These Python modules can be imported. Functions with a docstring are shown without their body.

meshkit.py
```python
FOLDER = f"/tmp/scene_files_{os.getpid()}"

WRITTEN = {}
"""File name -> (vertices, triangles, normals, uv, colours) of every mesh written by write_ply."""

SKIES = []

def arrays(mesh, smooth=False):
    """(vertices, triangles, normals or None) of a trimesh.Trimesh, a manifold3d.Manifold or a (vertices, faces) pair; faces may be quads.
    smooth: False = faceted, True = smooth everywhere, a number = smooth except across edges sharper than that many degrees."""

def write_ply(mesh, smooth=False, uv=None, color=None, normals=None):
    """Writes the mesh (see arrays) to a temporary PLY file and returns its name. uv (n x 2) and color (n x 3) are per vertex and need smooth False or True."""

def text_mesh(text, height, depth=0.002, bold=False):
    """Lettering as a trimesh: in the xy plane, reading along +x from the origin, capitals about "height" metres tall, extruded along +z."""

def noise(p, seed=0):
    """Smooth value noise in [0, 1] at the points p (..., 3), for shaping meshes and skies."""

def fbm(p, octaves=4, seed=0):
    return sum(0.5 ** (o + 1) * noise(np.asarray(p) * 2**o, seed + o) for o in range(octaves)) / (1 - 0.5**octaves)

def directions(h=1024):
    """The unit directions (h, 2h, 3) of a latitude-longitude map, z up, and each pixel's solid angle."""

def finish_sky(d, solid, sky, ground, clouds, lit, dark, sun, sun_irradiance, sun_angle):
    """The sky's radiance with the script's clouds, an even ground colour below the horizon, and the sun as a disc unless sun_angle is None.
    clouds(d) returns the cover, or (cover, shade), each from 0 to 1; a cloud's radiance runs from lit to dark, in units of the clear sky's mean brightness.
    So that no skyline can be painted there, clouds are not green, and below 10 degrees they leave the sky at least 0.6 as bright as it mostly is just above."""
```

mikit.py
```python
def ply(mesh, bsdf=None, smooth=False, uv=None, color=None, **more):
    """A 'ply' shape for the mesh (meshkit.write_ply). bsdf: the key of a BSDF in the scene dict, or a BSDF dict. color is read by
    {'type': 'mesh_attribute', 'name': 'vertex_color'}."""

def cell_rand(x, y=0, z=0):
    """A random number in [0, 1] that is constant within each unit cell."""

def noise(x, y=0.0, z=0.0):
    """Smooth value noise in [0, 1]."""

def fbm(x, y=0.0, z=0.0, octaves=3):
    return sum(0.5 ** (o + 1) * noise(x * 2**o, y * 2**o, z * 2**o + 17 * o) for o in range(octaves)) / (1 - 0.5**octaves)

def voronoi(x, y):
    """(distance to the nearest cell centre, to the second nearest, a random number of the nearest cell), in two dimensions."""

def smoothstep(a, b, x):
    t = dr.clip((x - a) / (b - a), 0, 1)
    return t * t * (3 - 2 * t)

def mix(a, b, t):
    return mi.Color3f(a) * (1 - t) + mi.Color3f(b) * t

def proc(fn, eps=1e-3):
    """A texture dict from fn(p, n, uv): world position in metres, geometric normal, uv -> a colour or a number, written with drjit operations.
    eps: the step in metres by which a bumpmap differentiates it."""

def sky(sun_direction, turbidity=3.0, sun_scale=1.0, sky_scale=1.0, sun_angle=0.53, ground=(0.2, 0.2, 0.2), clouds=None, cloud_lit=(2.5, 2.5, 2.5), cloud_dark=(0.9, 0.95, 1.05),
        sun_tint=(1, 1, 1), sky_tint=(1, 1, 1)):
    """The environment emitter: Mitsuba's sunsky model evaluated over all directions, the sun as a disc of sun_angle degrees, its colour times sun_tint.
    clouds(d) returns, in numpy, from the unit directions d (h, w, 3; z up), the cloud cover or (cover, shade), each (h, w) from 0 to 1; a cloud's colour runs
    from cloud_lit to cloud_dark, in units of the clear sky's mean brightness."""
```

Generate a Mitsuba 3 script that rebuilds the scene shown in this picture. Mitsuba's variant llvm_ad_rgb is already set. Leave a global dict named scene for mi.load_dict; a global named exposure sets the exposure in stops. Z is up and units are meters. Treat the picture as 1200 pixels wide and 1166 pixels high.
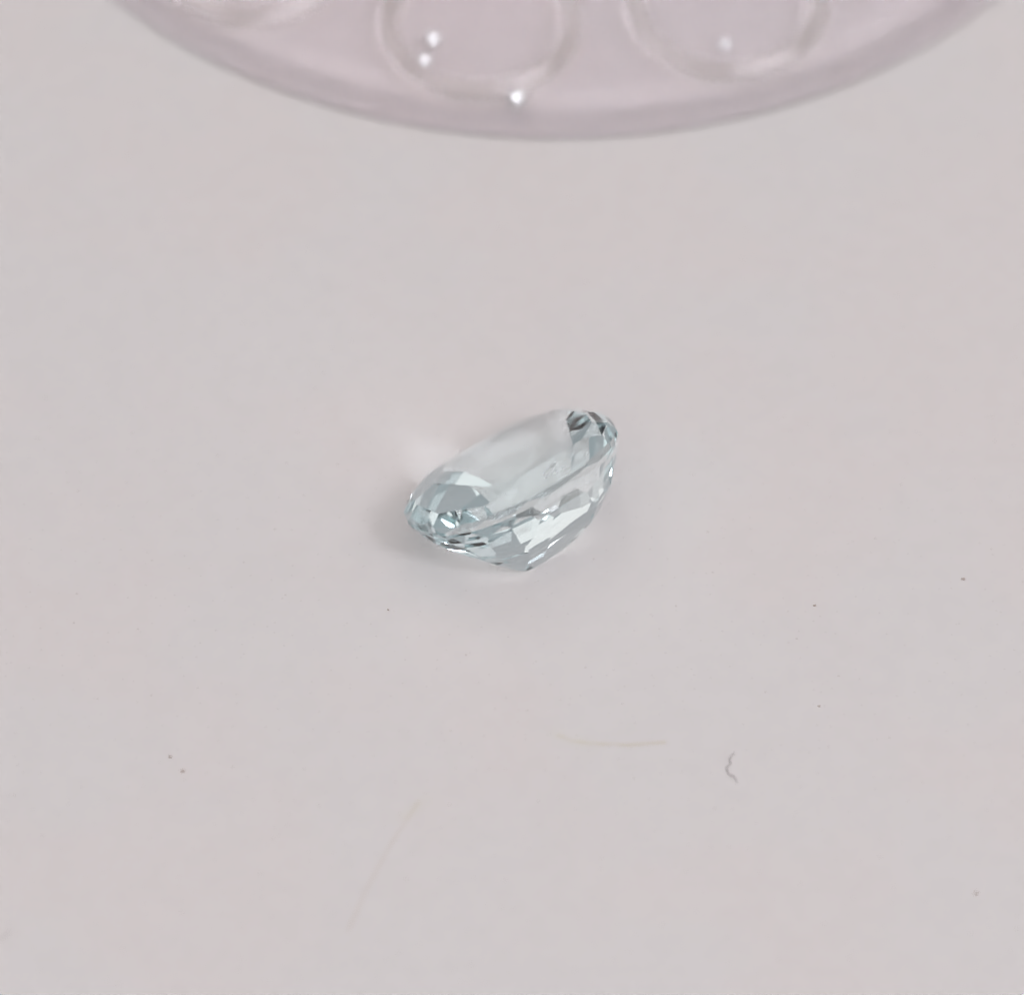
import math
import numpy as np, trimesh, drjit as dr, mitsuba as mi
from scipy.spatial import HalfspaceIntersection
import mikit, meshkit
from mikit import proc, noise, fbm, smoothstep, mix

T = mi.ScalarTransform4f
scene, labels = {}, {}
MM = 0.01   # built at ten times life size: rays start about 0.1 mm off a surface, too coarse for a gap under a 10 mm stone

# ------------------------------------------------------------------ camera
CAM = np.array([0.000559, -1.265998, 1.583639])
AIM = np.array([0.000559, -0.007707, 0.029063])
UPV = [-0.0192, 0.7770, 0.6289]
scene['camera'] = {'type': 'thinlens', 'fov': 12.588, 'fov_axis': 'x', 'aperture_radius': 0.031,
                   'focus_distance': 1.995, 'near_clip': 0.1, 'far_clip': 200.0,
                   'to_world': T().look_at(origin=CAM.tolist(), target=AIM.tolist(), up=UPV)}

# ------------------------------------------------------------------ light: indoor lamps and a window, no sky
exposure = 3.2


def rad(r, g, b):
    return {'type': 'rgb', 'value': [float(r), float(g), float(b)]}


def glow(r, g, b):
    return rad(r / 8, g / 8, b / 8)


def panel(key, at, to, w, h, L, label, cat):
    m = T().look_at(origin=list(at), target=list(to), up=[0.13, 0.31, 1])
    scene[key] = {'type': 'rectangle', 'to_world': m @ T().scale([w / 2, h / 2, 1]),
                  'emitter': {'type': 'area', 'radiance': glow(*L)}, 'bsdf': {'type': 'diffuse', 'reflectance': rad(.1, .1, .1)}}
    labels[key] = {'label': label, 'category': cat}


scene['room_light'] = {'type': 'constant', 'radiance': glow(.32, .315, .325)}
panel('softbox_lamp', (0.8, -2.2, 6.0), (0.8, -2.2, 0), 11, 10, (.78, .75, .739), 'wide white softbox lamp hanging above the table', 'lamp')
LAMP_ROLL = 85
LAMP_AT = np.array([2.77, -2.68, 4.60])
scene['desk_lamp'] = {'type': 'rectangle', 'to_world': T().look_at(origin=LAMP_AT.tolist(), target=[0, 0, 0], up=[0, 0, 1]) @ T().rotate([0, 0, 1], LAMP_ROLL) @ T().scale([.9, .42, 1]),
                      'emitter': {'type': 'area', 'radiance': glow(11.5, 11.7, 12.6)}, 'bsdf': {'type': 'diffuse', 'reflectance': rad(.1, .1, .1)}}
labels['desk_lamp'] = {'label': 'bright long desk lamp shining from the front right', 'category': 'lamp'}

# ------------------------------------------------------------------ materials
MARKS = [  # worn smears on the table top: polyline (mm), half width (mm), strength, colour
    ([(-3.61, -14.84), (-4.61, -16.8), (-5.59, -19.17), (-6.29, -21.28)], .10, .24, (.66, .56, .48)),
    ([(2.23, -11.27), (2.84, -11.53), (3.49, -11.64), (5.1, -11.69), (6.65, -11.52)], .11, .34, (.68, .60, .46)),
    ([(2.0, -11.2), (3.6, -11.7)], .35, .16, (.76, .75, .60)),
    ([(-3.3, -14.75), (-4.2, -15.6)], .30, .16, (.76, .75, .62)),
    ([(-20.42, -22.02), (-20.14, -21.68)], .12, .30, (.5, .46, .45)),
]


def table_colour(p, n, uv):
    x, y = p.x * 100, p.y * 100
    c = mix((.800, .750, .740), (.790, .756, .750), smoothstep(.30, .70, fbm(x * .16 + 3, y * .16, .0, octaves=4)))
    c = c * (1 - .016 * smoothstep(.3, .8, fbm(x * 1.4, y * 1.4, 5.0, octaves=4)))
    d1, _, r1 = mikit.voronoi(x * .55 + 4.3, y * .55 + 1.7)
    c = mix(c, (.50, .43, .40), .32 * smoothstep(.60, 1., r1) * (1 - smoothstep(.010, .045, d1)))
    d2, _, r2 = mikit.voronoi(x * 1.6 + 9.1, y * 1.6 + 3.3)
    c = mix(c, (.55, .50, .48), .22 * smoothstep(.5, 1., r2) * (1 - smoothstep(.03, .12, d2)))
    for pts, w, s, col in MARKS:
        d = mi.Float(99)
        for a, b in zip(pts[:-1], pts[1:]):
            ex, ey = b[0] - a[0], b[1] - a[1]
            t = dr.clip(((x - a[0]) * ex + (y - a[1]) * ey) / (ex * ex + ey * ey), 0, 1)
            d = dr.minimum(d, dr.sqrt(dr.square(x - a[0] - t * ex) + dr.square(y - a[1] - t * ey)))
        wob = .45 + .9 * noise(x * 2.2, y * 2.2, 2.0)
        c = mix(c, col, s * wob * dr.exp(-dr.square(d / w)))
    return c


scene['m_table'] = {'type': 'bumpmap', 'bump': proc(lambda p, n, uv: fbm(p.x * 90, p.y * 90, 1.0, octaves=3), eps=2e-3), 'scale': 6e-5,
                    'bsdf': {'type': 'principled', 'base_color': proc(table_colour), 'roughness': .42, 'specular': .45}}
GEM_IOR = 1.577
scene['gem_tint'] = {'type': 'homogeneous', 'albedo': 0.0, 'scale': 1.7, 'sigma_t': rad(.90, .17, .08)}
scene['m_gem'] = {'type': 'dielectric', 'int_ior': GEM_IOR, 'ext_ior': 1.0}
scene['m_plastic'] = {'type': 'dielectric', 'int_ior': 1.36, 'ext_ior': 1.0, 'specular_transmittance': rad(.986, .971, .982)}
scene['well_tint'] = {'type': 'homogeneous', 'albedo': 0.0, 'scale': 7.0, 'sigma_t': rad(.40, .43, .70)}
scene['m_well'] = {'type': 'dielectric', 'int_ior': 1.13, 'ext_ior': 1.0}
scene['m_dust'] = {'type': 'diffuse', 'reflectance': proc(lambda p, n, uv: mix((.46, .38, .34), (.64, .56, .52), noise(p.x * 900, p.y * 900, p.z * 900)))}
scene['m_fibre'] = {'type': 'twosided', 'bsdf': {'type': 'diffuse', 'reflectance': proc(lambda p, n, uv: mix((.36, .33, .33), (.52, .49, .49), noise(p.x * 400, p.y * 400, 3.0)))}}

# ------------------------------------------------------------------ the table top
v = []
nx = 24
g = np.linspace(-9, 9, nx)
X, Y = np.meshgrid(g, g)
V0 = np.stack([X.ravel(), Y.ravel(), 0 * X.ravel()], 1)
F0 = [[i * nx + j, i * nx + j + 1, (i + 1) * nx + j + 1, (i + 1) * nx + j] for i in range(nx - 1) for j in range(nx - 1)]
scene['table_top'] = mikit.ply((V0, np.array(F0)), 'm_table')
labels['table_top'] = {'label': 'smooth white table top with faint scratches and dust', 'category': 'table', 'kind': 'structure'}

# ------------------------------------------------------------------ the gemstone (unit length, x = long axis, y = away, z = table normal)
TAU = math.radians(36)          # it leans back on its far lower facet
UP = np.array([0, -math.sin(TAU), math.cos(TAU)])


def section(z, ap, am, bp, bm, p, pn=None):
    t = np.linspace(0, 2 * np.pi, 1441)[:-1]
    c, s = np.cos(t), np.sin(t)
    p = np.where(s > 0, p, pn or p)
    x, y = np.sign(c) * abs(c) ** (2 / p), np.sign(s) * abs(s) ** (2 / p)
    return dict(z=z, P=np.stack([np.where(x > 0, ap, am) * x, np.where(y > 0, bp, bm) * y], 1))


def sup(S, phi):
    return (S['P'] @ np.array([math.cos(phi), math.sin(phi)])).max()


def gem_planes():
    rng = np.random.default_rng(11)
    J = lambda s: abs(rng.normal(0, s))
    H, R, NJ = [], math.radians, .005
    PN = 2.6
    G = section(0, .494, .478, .385, .385, 2.8, 2.35)
    K0 = section(-.06, .482, .458, .362, .360, 2.6, 2.3)
    K1 = section(-.12, .463, .425, .325, .318, 2.6, 2.3)
    K2 = section(-.21, .425, .350, .255, .245, 2.7, PN)
    K3 = section(-.32, .335, .235, .14, .137, 2.5, PN)
    KE = section(-.430, .13, .11, .0, .0, 2)
    C0 = section(.012, .494, .478, .385, .385, 2.8, 2.35)
    C1 = section(.055, .465, .43, .353, .348, 2.7, PN)
    TB = section(.092, .39, .25, .29, .312, 2.8)

    def cone(phi, S0, S1, kind, j=0.):
        h0, h1 = sup(S0, phi), sup(S1, phi)
        d = np.array([h1 - h0, S1['z'] - S0['z']])
        nn = np.array([-d[1], d[0]])
        if nn[0] < 0:
            nn = -nn
        nn /= np.linalg.norm(nn)
        H.append((np.array([nn[0] * math.cos(phi), nn[0] * math.sin(phi), nn[1]]), nn[0] * h0 + nn[1] * S0['z'] + j, kind))

    for a in (0, 24, 46, 68, 90, 112, 134, 157, 180, 203, 226, 248, 270, 291, 312, 335):
        H.append((np.array([math.cos(R(a)), math.sin(R(a)), 0]), sup(G, R(a)) + J(.002), 'girdle'))
    G1 = dict(G, z=-.012)
    for a in (0, 18, 36, 52, 66, 80, 100, 114, 128, 144, 162, 180, 198, 212, 224, 236, 248, 259, 270, 281, 292, 304, 318, 338):
        cone(R(a), G1, K0, 'pavilion_facet', J(NJ))
    for a in (4, 22, 44, 60, 74, 90, 107, 121, 136, 153, 171, 189, 205, 217, 230, 243, 256, 270, 284, 298, 312, 328, 349):
        cone(R(a), K0, K1, 'pavilion_facet', J(NJ))
    for a in (8, 33, 57, 78, 102, 123, 147, 172, 196, 216, 240, 270, 300, 322, 345):
        cone(R(a), K1, K2, 'pavilion_facet', J(.002))
    for a in (0, 35, 62, 90, 118, 145, 180, 212, 238, 270, 303, 330):
        cone(R(a), K2, K3, 'pavilion_facet', J(.001))
    for a in (0, 45, 72, 110, 140, 180, 225, 270, 315):
        cone(R(a), K3, KE, 'pavilion_facet', J(.001))
    for a, j in ((30, -.024), (75, -.012)):
        cone(R(a), K2, KE, 'pavilion_facet', j)
    cone(R(128), K0, K3, 'pavilion_facet', -0.033)
    cone(R(352), K0, K3, 'pavilion_facet', -0.03)
    for a in (82, 103):
        cone(R(a), K2, KE, 'pavilion_facet', .0)
    H.append((-UP, math.cos(TAU) * .441, 'pavilion_facet'))
    for a in (0, 18, 38, 60, 90, 120, 142, 160, 180, 203, 226, 248, 270, 291, 312, 335):
        cone(R(a), C0, C1, 'crown_facet', J(.0012))
    for a in (6, 45, 90, 135, 190, 232, 270, 310, 338):
        cone(R(a), C1, TB, 'crown_facet', J(.0012))
    for a, m in ((90, 9), (120, 11), (64, 10)):
        q = R(m); H.append((np.array([math.sin(q) * math.cos(R(a)), math.sin(q) * math.sin(R(a)), math.cos(q)]), math.cos(q) * TB['z'] + math.sin(q) * (sup(TB, R(a)) - .045), 'crown_facet'))
    H.append((np.array([0, 0, 1.]), TB['z'], 'table_facet'))
    return H


def gem_faces():
    H = gem_planes()
    pts = HalfspaceIntersection(np.array([[*N, -o] for N, o, _ in H]), np.array([0, 0, -.05])).intersections
    keep = []
    for q in pts:
        if not any(np.linalg.norm(q - w) < 1e-6 for w in keep):
            keep.append(q)
    V, F = np.array(keep), []
    for N, o, kind in H:
        idx = np.where(abs(V @ N - o) < 2e-6)[0]
        if len(idx) < 3:
            continue
        c = V[idx].mean(0)
        e = np.cross(N, [.3, .5, .8]); e /= np.linalg.norm(e)
        f = np.cross(N, e)
        F.append((kind, idx[np.argsort(np.arctan2((V[idx] - c) @ f, (V[idx] - c) @ e))]))
    return V, F


PSI, AL = math.radians(25), math.radians(20)
B_ = np.array([math.sin(PSI), math.cos(PSI), 0])
CC = -B_ * math.cos(AL) + np.array([0, 0, math.sin(AL)])     # the photograph looks at it from here
hy = CC - (CC @ UP) * UP
hy = -hy / np.linalg.norm(hy)
GM = np.stack([np.cross(hy, UP), hy, UP])                     # gem frame -> world
LEN = .10
GV, GF = gem_faces()
GW = GV @ GM.T * LEN
GZ = -GW[:, 2].min() + 1.5e-4
GW[:, 2] += GZ
count = {}


def add(parent, name, shape):
    k = count[(parent, name)] = count.get((parent, name), -1) + 1
    key = f'{parent}__{name}' + (f'_{k:03d}' if k else '')
    scene[key] = shape
    return key


GEM = 'gemstone'
labels[GEM] = {'label': 'pale aqua faceted gemstone lying tilted on the white table', 'category': 'gemstone'}
gird = []
for kind, idx in GF:
    tri = [[idx[0], idx[i], idx[i + 1]] for i in range(1, len(idx) - 1)]
    if kind == 'girdle':
        gird += tri
        continue
    add(GEM, kind, mikit.ply((GW[idx], np.array([[0, i, i + 1] for i in range(1, len(idx) - 1)])), 'm_gem', interior={'type': 'ref', 'id': 'gem_tint'}))
add(GEM, 'girdle', mikit.ply((GW, np.array(gird)), 'm_gem', interior={'type': 'ref', 'id': 'gem_tint'}))

scene['m_inclusion'] = {'type': 'dielectric', 'int_ior': 1.0, 'ext_ior': GEM_IOR}
for k, (x, y, zz, r, st) in enumerate([(.030, -.285, .030, .013, 2.2), (.062, -.262, .028, .011, 1.4), (.085, -.250, .032, .008, 1.0), (.052, -.292, .012, .009, 1.2), (.005, -.300, .022, .007, 1.8), (.100, -.285, .010, .007, 1.0)]):
    m = trimesh.creation.icosphere(subdivisions=2, radius=1)
    q = np.array(m.vertices)
    q *= (.45 + 1.1 * meshkit.fbm(q * 1.6 + 5.1 * k, 3, seed=20 + k))[:, None]
    q = q * np.array([st, .8, .6]) * r + np.array([x, y, zz])
    q = q @ GM.T * LEN
    q[:, 2] += GZ
    add(GEM, 'inclusion', mikit.ply((q, np.array(m.faces)), 'm_inclusion', exterior={'type': 'ref', 'id': 'gem_tint'}))

# ------------------------------------------------------------------ round clear tray with twelve shallow wells
TC = np.array([1.10, 52.17]) * MM
TR = 28.99 * MM


def lathe(profile, n=96):
    """closed profile of (r, z), counter-clockwise -> closed surface of revolution"""
    p = np.array(profile)
    m = len(p)
    a = np.linspace(0, 2 * np.pi, n, endpoint=False)
    V = np.stack([np.outer(np.cos(a), p[:, 0]), np.outer(np.sin(a), p[:, 0]), np.outer(np.ones(n), p[:, 1])], -1).reshape(-1, 3)
    F = []
    for i in range(n):
        for j in range(m):
            F.append([i * m + j, ((i + 1) % n) * m + j, ((i + 1) % n) * m + (j + 1) % m, i * m + (j + 1) % m])
    mesh = trimesh.Trimesh(V, np.vstack([np.array(F)[:, [0, 1, 2]], np.array(F)[:, [0, 2, 3]]]), process=True)
    mesh.update_faces(mesh.nondegenerate_faces())
    mesh.fix_normals()
    return mesh


def rounded(r0, r1, z0, z1, q, k=5):
    """rounded rectangle profile"""
    out = []
    for cx, cz, a0 in ((r1 - q, z0 + q, -90), (r1 - q, z1 - q, 0), (r0 + q, z1 - q, 90), (r0 + q, z0 + q, 180)):
        for i in range(k + 1):
            a = math.radians(a0 + 90 * i / k)
            out.append((cx + q * math.cos(a), cz + q * math.sin(a)))
    return out


TRAY = 'round_tray'
labels[TRAY] = {'label': 'blurred round clear plastic tray with a ring of wells behind the gemstone', 'category': 'tray'}
edge = [(0, .05 * MM), (TR - 3 * MM, .05 * MM), (TR - .06 * MM, .05 * MM), (TR, .08 * MM), (TR - .03 * MM, .15 * MM)]
for i in range(1, 9):      # the top falls away gently towards a thin lip
    q = i / 8
    edge.append((TR - .03 * MM - 2.6 * MM * q, (.15 + .65 * q * q * (3 - 2 * q)) * MM))
edge += [(TR - 5 * MM, .8 * MM), (0, .8 * MM)]
base = lathe(edge, 240)
base.apply_translation([*TC, 0])
add(TRAY, 'base', mikit.ply(base, 'm_plastic', smooth=40))
well = lathe(rounded(3.95 * MM, 4.80 * MM, .83 * MM, 1.75 * MM, .42 * MM), 96)
for k in range(12):
    a = math.radians(262.5 + 30 * k)
    w = well.copy()
    w.apply_translation([TC[0] + 22.9 * MM * math.cos(a), TC[1] + 22.9 * MM * math.sin(a), 0])
    if k in (0, 1, 2, 11, 10, 3):
        add(TRAY, 'well', mikit.ply(w, 'm_well', smooth=40, interior={'type': 'ref', 'id': 'well_tint'}))

# ------------------------------------------------------------------ small things on the table
pts = np.array([(9.62, -12.03), (9.48, -12.21), (9.40, -12.43), (9.44, -12.61), (9.29, -12.74), (9.29, -12.96), (9.39, -13.13), (9.53, -13.22), (9.64, -13.39), (9.67, -13.57)]) * MM
z = np.array([.05, .09, .07, .05, .04, .04, .05, .07, .09, .05]) * MM
from scipy.interpolate import CubicSpline
t = np.linspace(0, 1, len(pts)); tt = np.linspace(0, 1, 60)
path = np.c_[CubicSpline(t, pts)(tt), CubicSpline(t, z)(tt)]
d = np.gradient(path, axis=0); d /= np.linalg.norm(d, axis=1, keepdims=True)
n1 = np.cross(d, [0, 0, 1]); n1 /= np.linalg.norm(n1, axis=1, keepdims=True); n2 = np.cross(n1, d)
ang = np.arange(6) * np.pi / 3
rr = (.021 * (1 - .5 * np.abs(tt * 2 - 1) ** 3)) * MM
TV = (path[:, None] + rr[:, None, None] * (np.cos(ang)[None, :, None] * n1[:, None] + np.sin(ang)[None, :, None] * n2[:, None])).reshape(-1, 3)
TF = [[i * 6 + j, i * 6 + (j + 1) % 6, (i + 1) * 6 + (j + 1) % 6, (i + 1) * 6 + j] for i in range(59) for j in range(6)]
scene['curled_fibre'] = mikit.ply((TV, np.array(TF)), 'm_fibre', smooth=True)
labels['curled_fibre'] = {'label': 'tiny curled grey fibre on the white table in front of the gemstone', 'category': 'fibre'}

SPECKS = [((-14.08, -12.77), .065, 'left dark speck of the close pair at the left on the table'),
          ((-13.50, -13.50), .075, 'right dark speck of the close pair at the left on the table'),
          ((19.68, -2.50), .07, 'brown dust speck far right on the table, level with the gemstone bottom'),
          ((13.20, -4.10), .06, 'pale dust speck right of the gemstone, between it and the far right speck'),
          ((19.45, -18.88), .075, 'dust speck near the bottom right corner of the photo'),
          ((-5.17, -4.78), .045, 'tiny speck on the table just below the left tip of the gemstone'),
          ((13.24, -9.49), .045, 'tiny speck behind and right of the curled fibre')]
for k, (xy, r, lab) in enumerate(SPECKS):
    m = trimesh.creation.icosphere(subdivisions=2, radius=1)
    v = np.array(m.vertices)
    v *= (.6 + .8 * meshkit.fbm(v * 1.4 + 7.3 * k, 3, seed=k))[:, None]
    v *= np.array([1.25, .85, .6]) * r * MM
    v[:, 2] -= v[:, 2].min() - 4e-5
    v[:, :2] += np.array(xy) * MM
    key = 'dust_speck' + (f'_{k:03d}' if k else '')
    scene[key] = mikit.ply((v, np.array(m.faces)), 'm_dust', smooth=50)
    labels[key] = {'label': lab, 'category': 'dust speck', 'group': 'dust specks on the table'}

# tiny faceted chips lying in and on the tray
SPOT = np.array([0, .27, .01])
HALF = (LAMP_AT - SPOT) / np.linalg.norm(LAMP_AT - SPOT) + (CAM - SPOT) / np.linalg.norm(CAM - SPOT)
HALF /= np.linalg.norm(HALF)
scene['m_chip'] = {'type': 'dielectric', 'int_ior': 1.9, 'ext_ior': 1.0}
CHIPS = [((-4.12, 28.34), .42, .85, 'upper of the two tiny clear sparkling chips close together in the tray'),
         ((-4.48, 26.98), .36, .85, 'lower and fainter of the two tiny clear chips close together in the tray'),
         ((-0.13, 24.59), .50, .85, 'tiny warm glinting chip on the tray near its front rim'),
         ((9.71, 28.49), .32, .85, 'tiny sparkling chip in the well right of the tray middle')]
for k, (xy, r, z0, lab) in enumerate(CHIPS):
    m = trimesh.creation.icosahedron()
    v = np.array(m.vertices)
    v /= np.linalg.norm(v[0])
    f0 = m.faces[k]
    n0 = v[f0].mean(0); n0 /= np.linalg.norm(n0)
    ax = np.cross(n0, HALF); sn, cs = np.linalg.norm(ax), n0 @ HALF
    ax /= max(sn, 1e-9)
    v = v * cs + np.cross(ax, v) * sn + np.outer(v @ ax, ax) * (1 - cs)
    v *= r * MM
    v[:, 2] += z0 * MM - v[:, 2].min()
    v[:, :2] += np.array(xy) * MM
    key = 'crystal_chip' + (f'_{k:03d}' if k else '')
    scene[key] = mikit.ply((v, np.array(m.faces)), 'm_chip')
    labels[key] = {'label': lab, 'category': 'chip', 'group': 'tiny chips in the tray'}
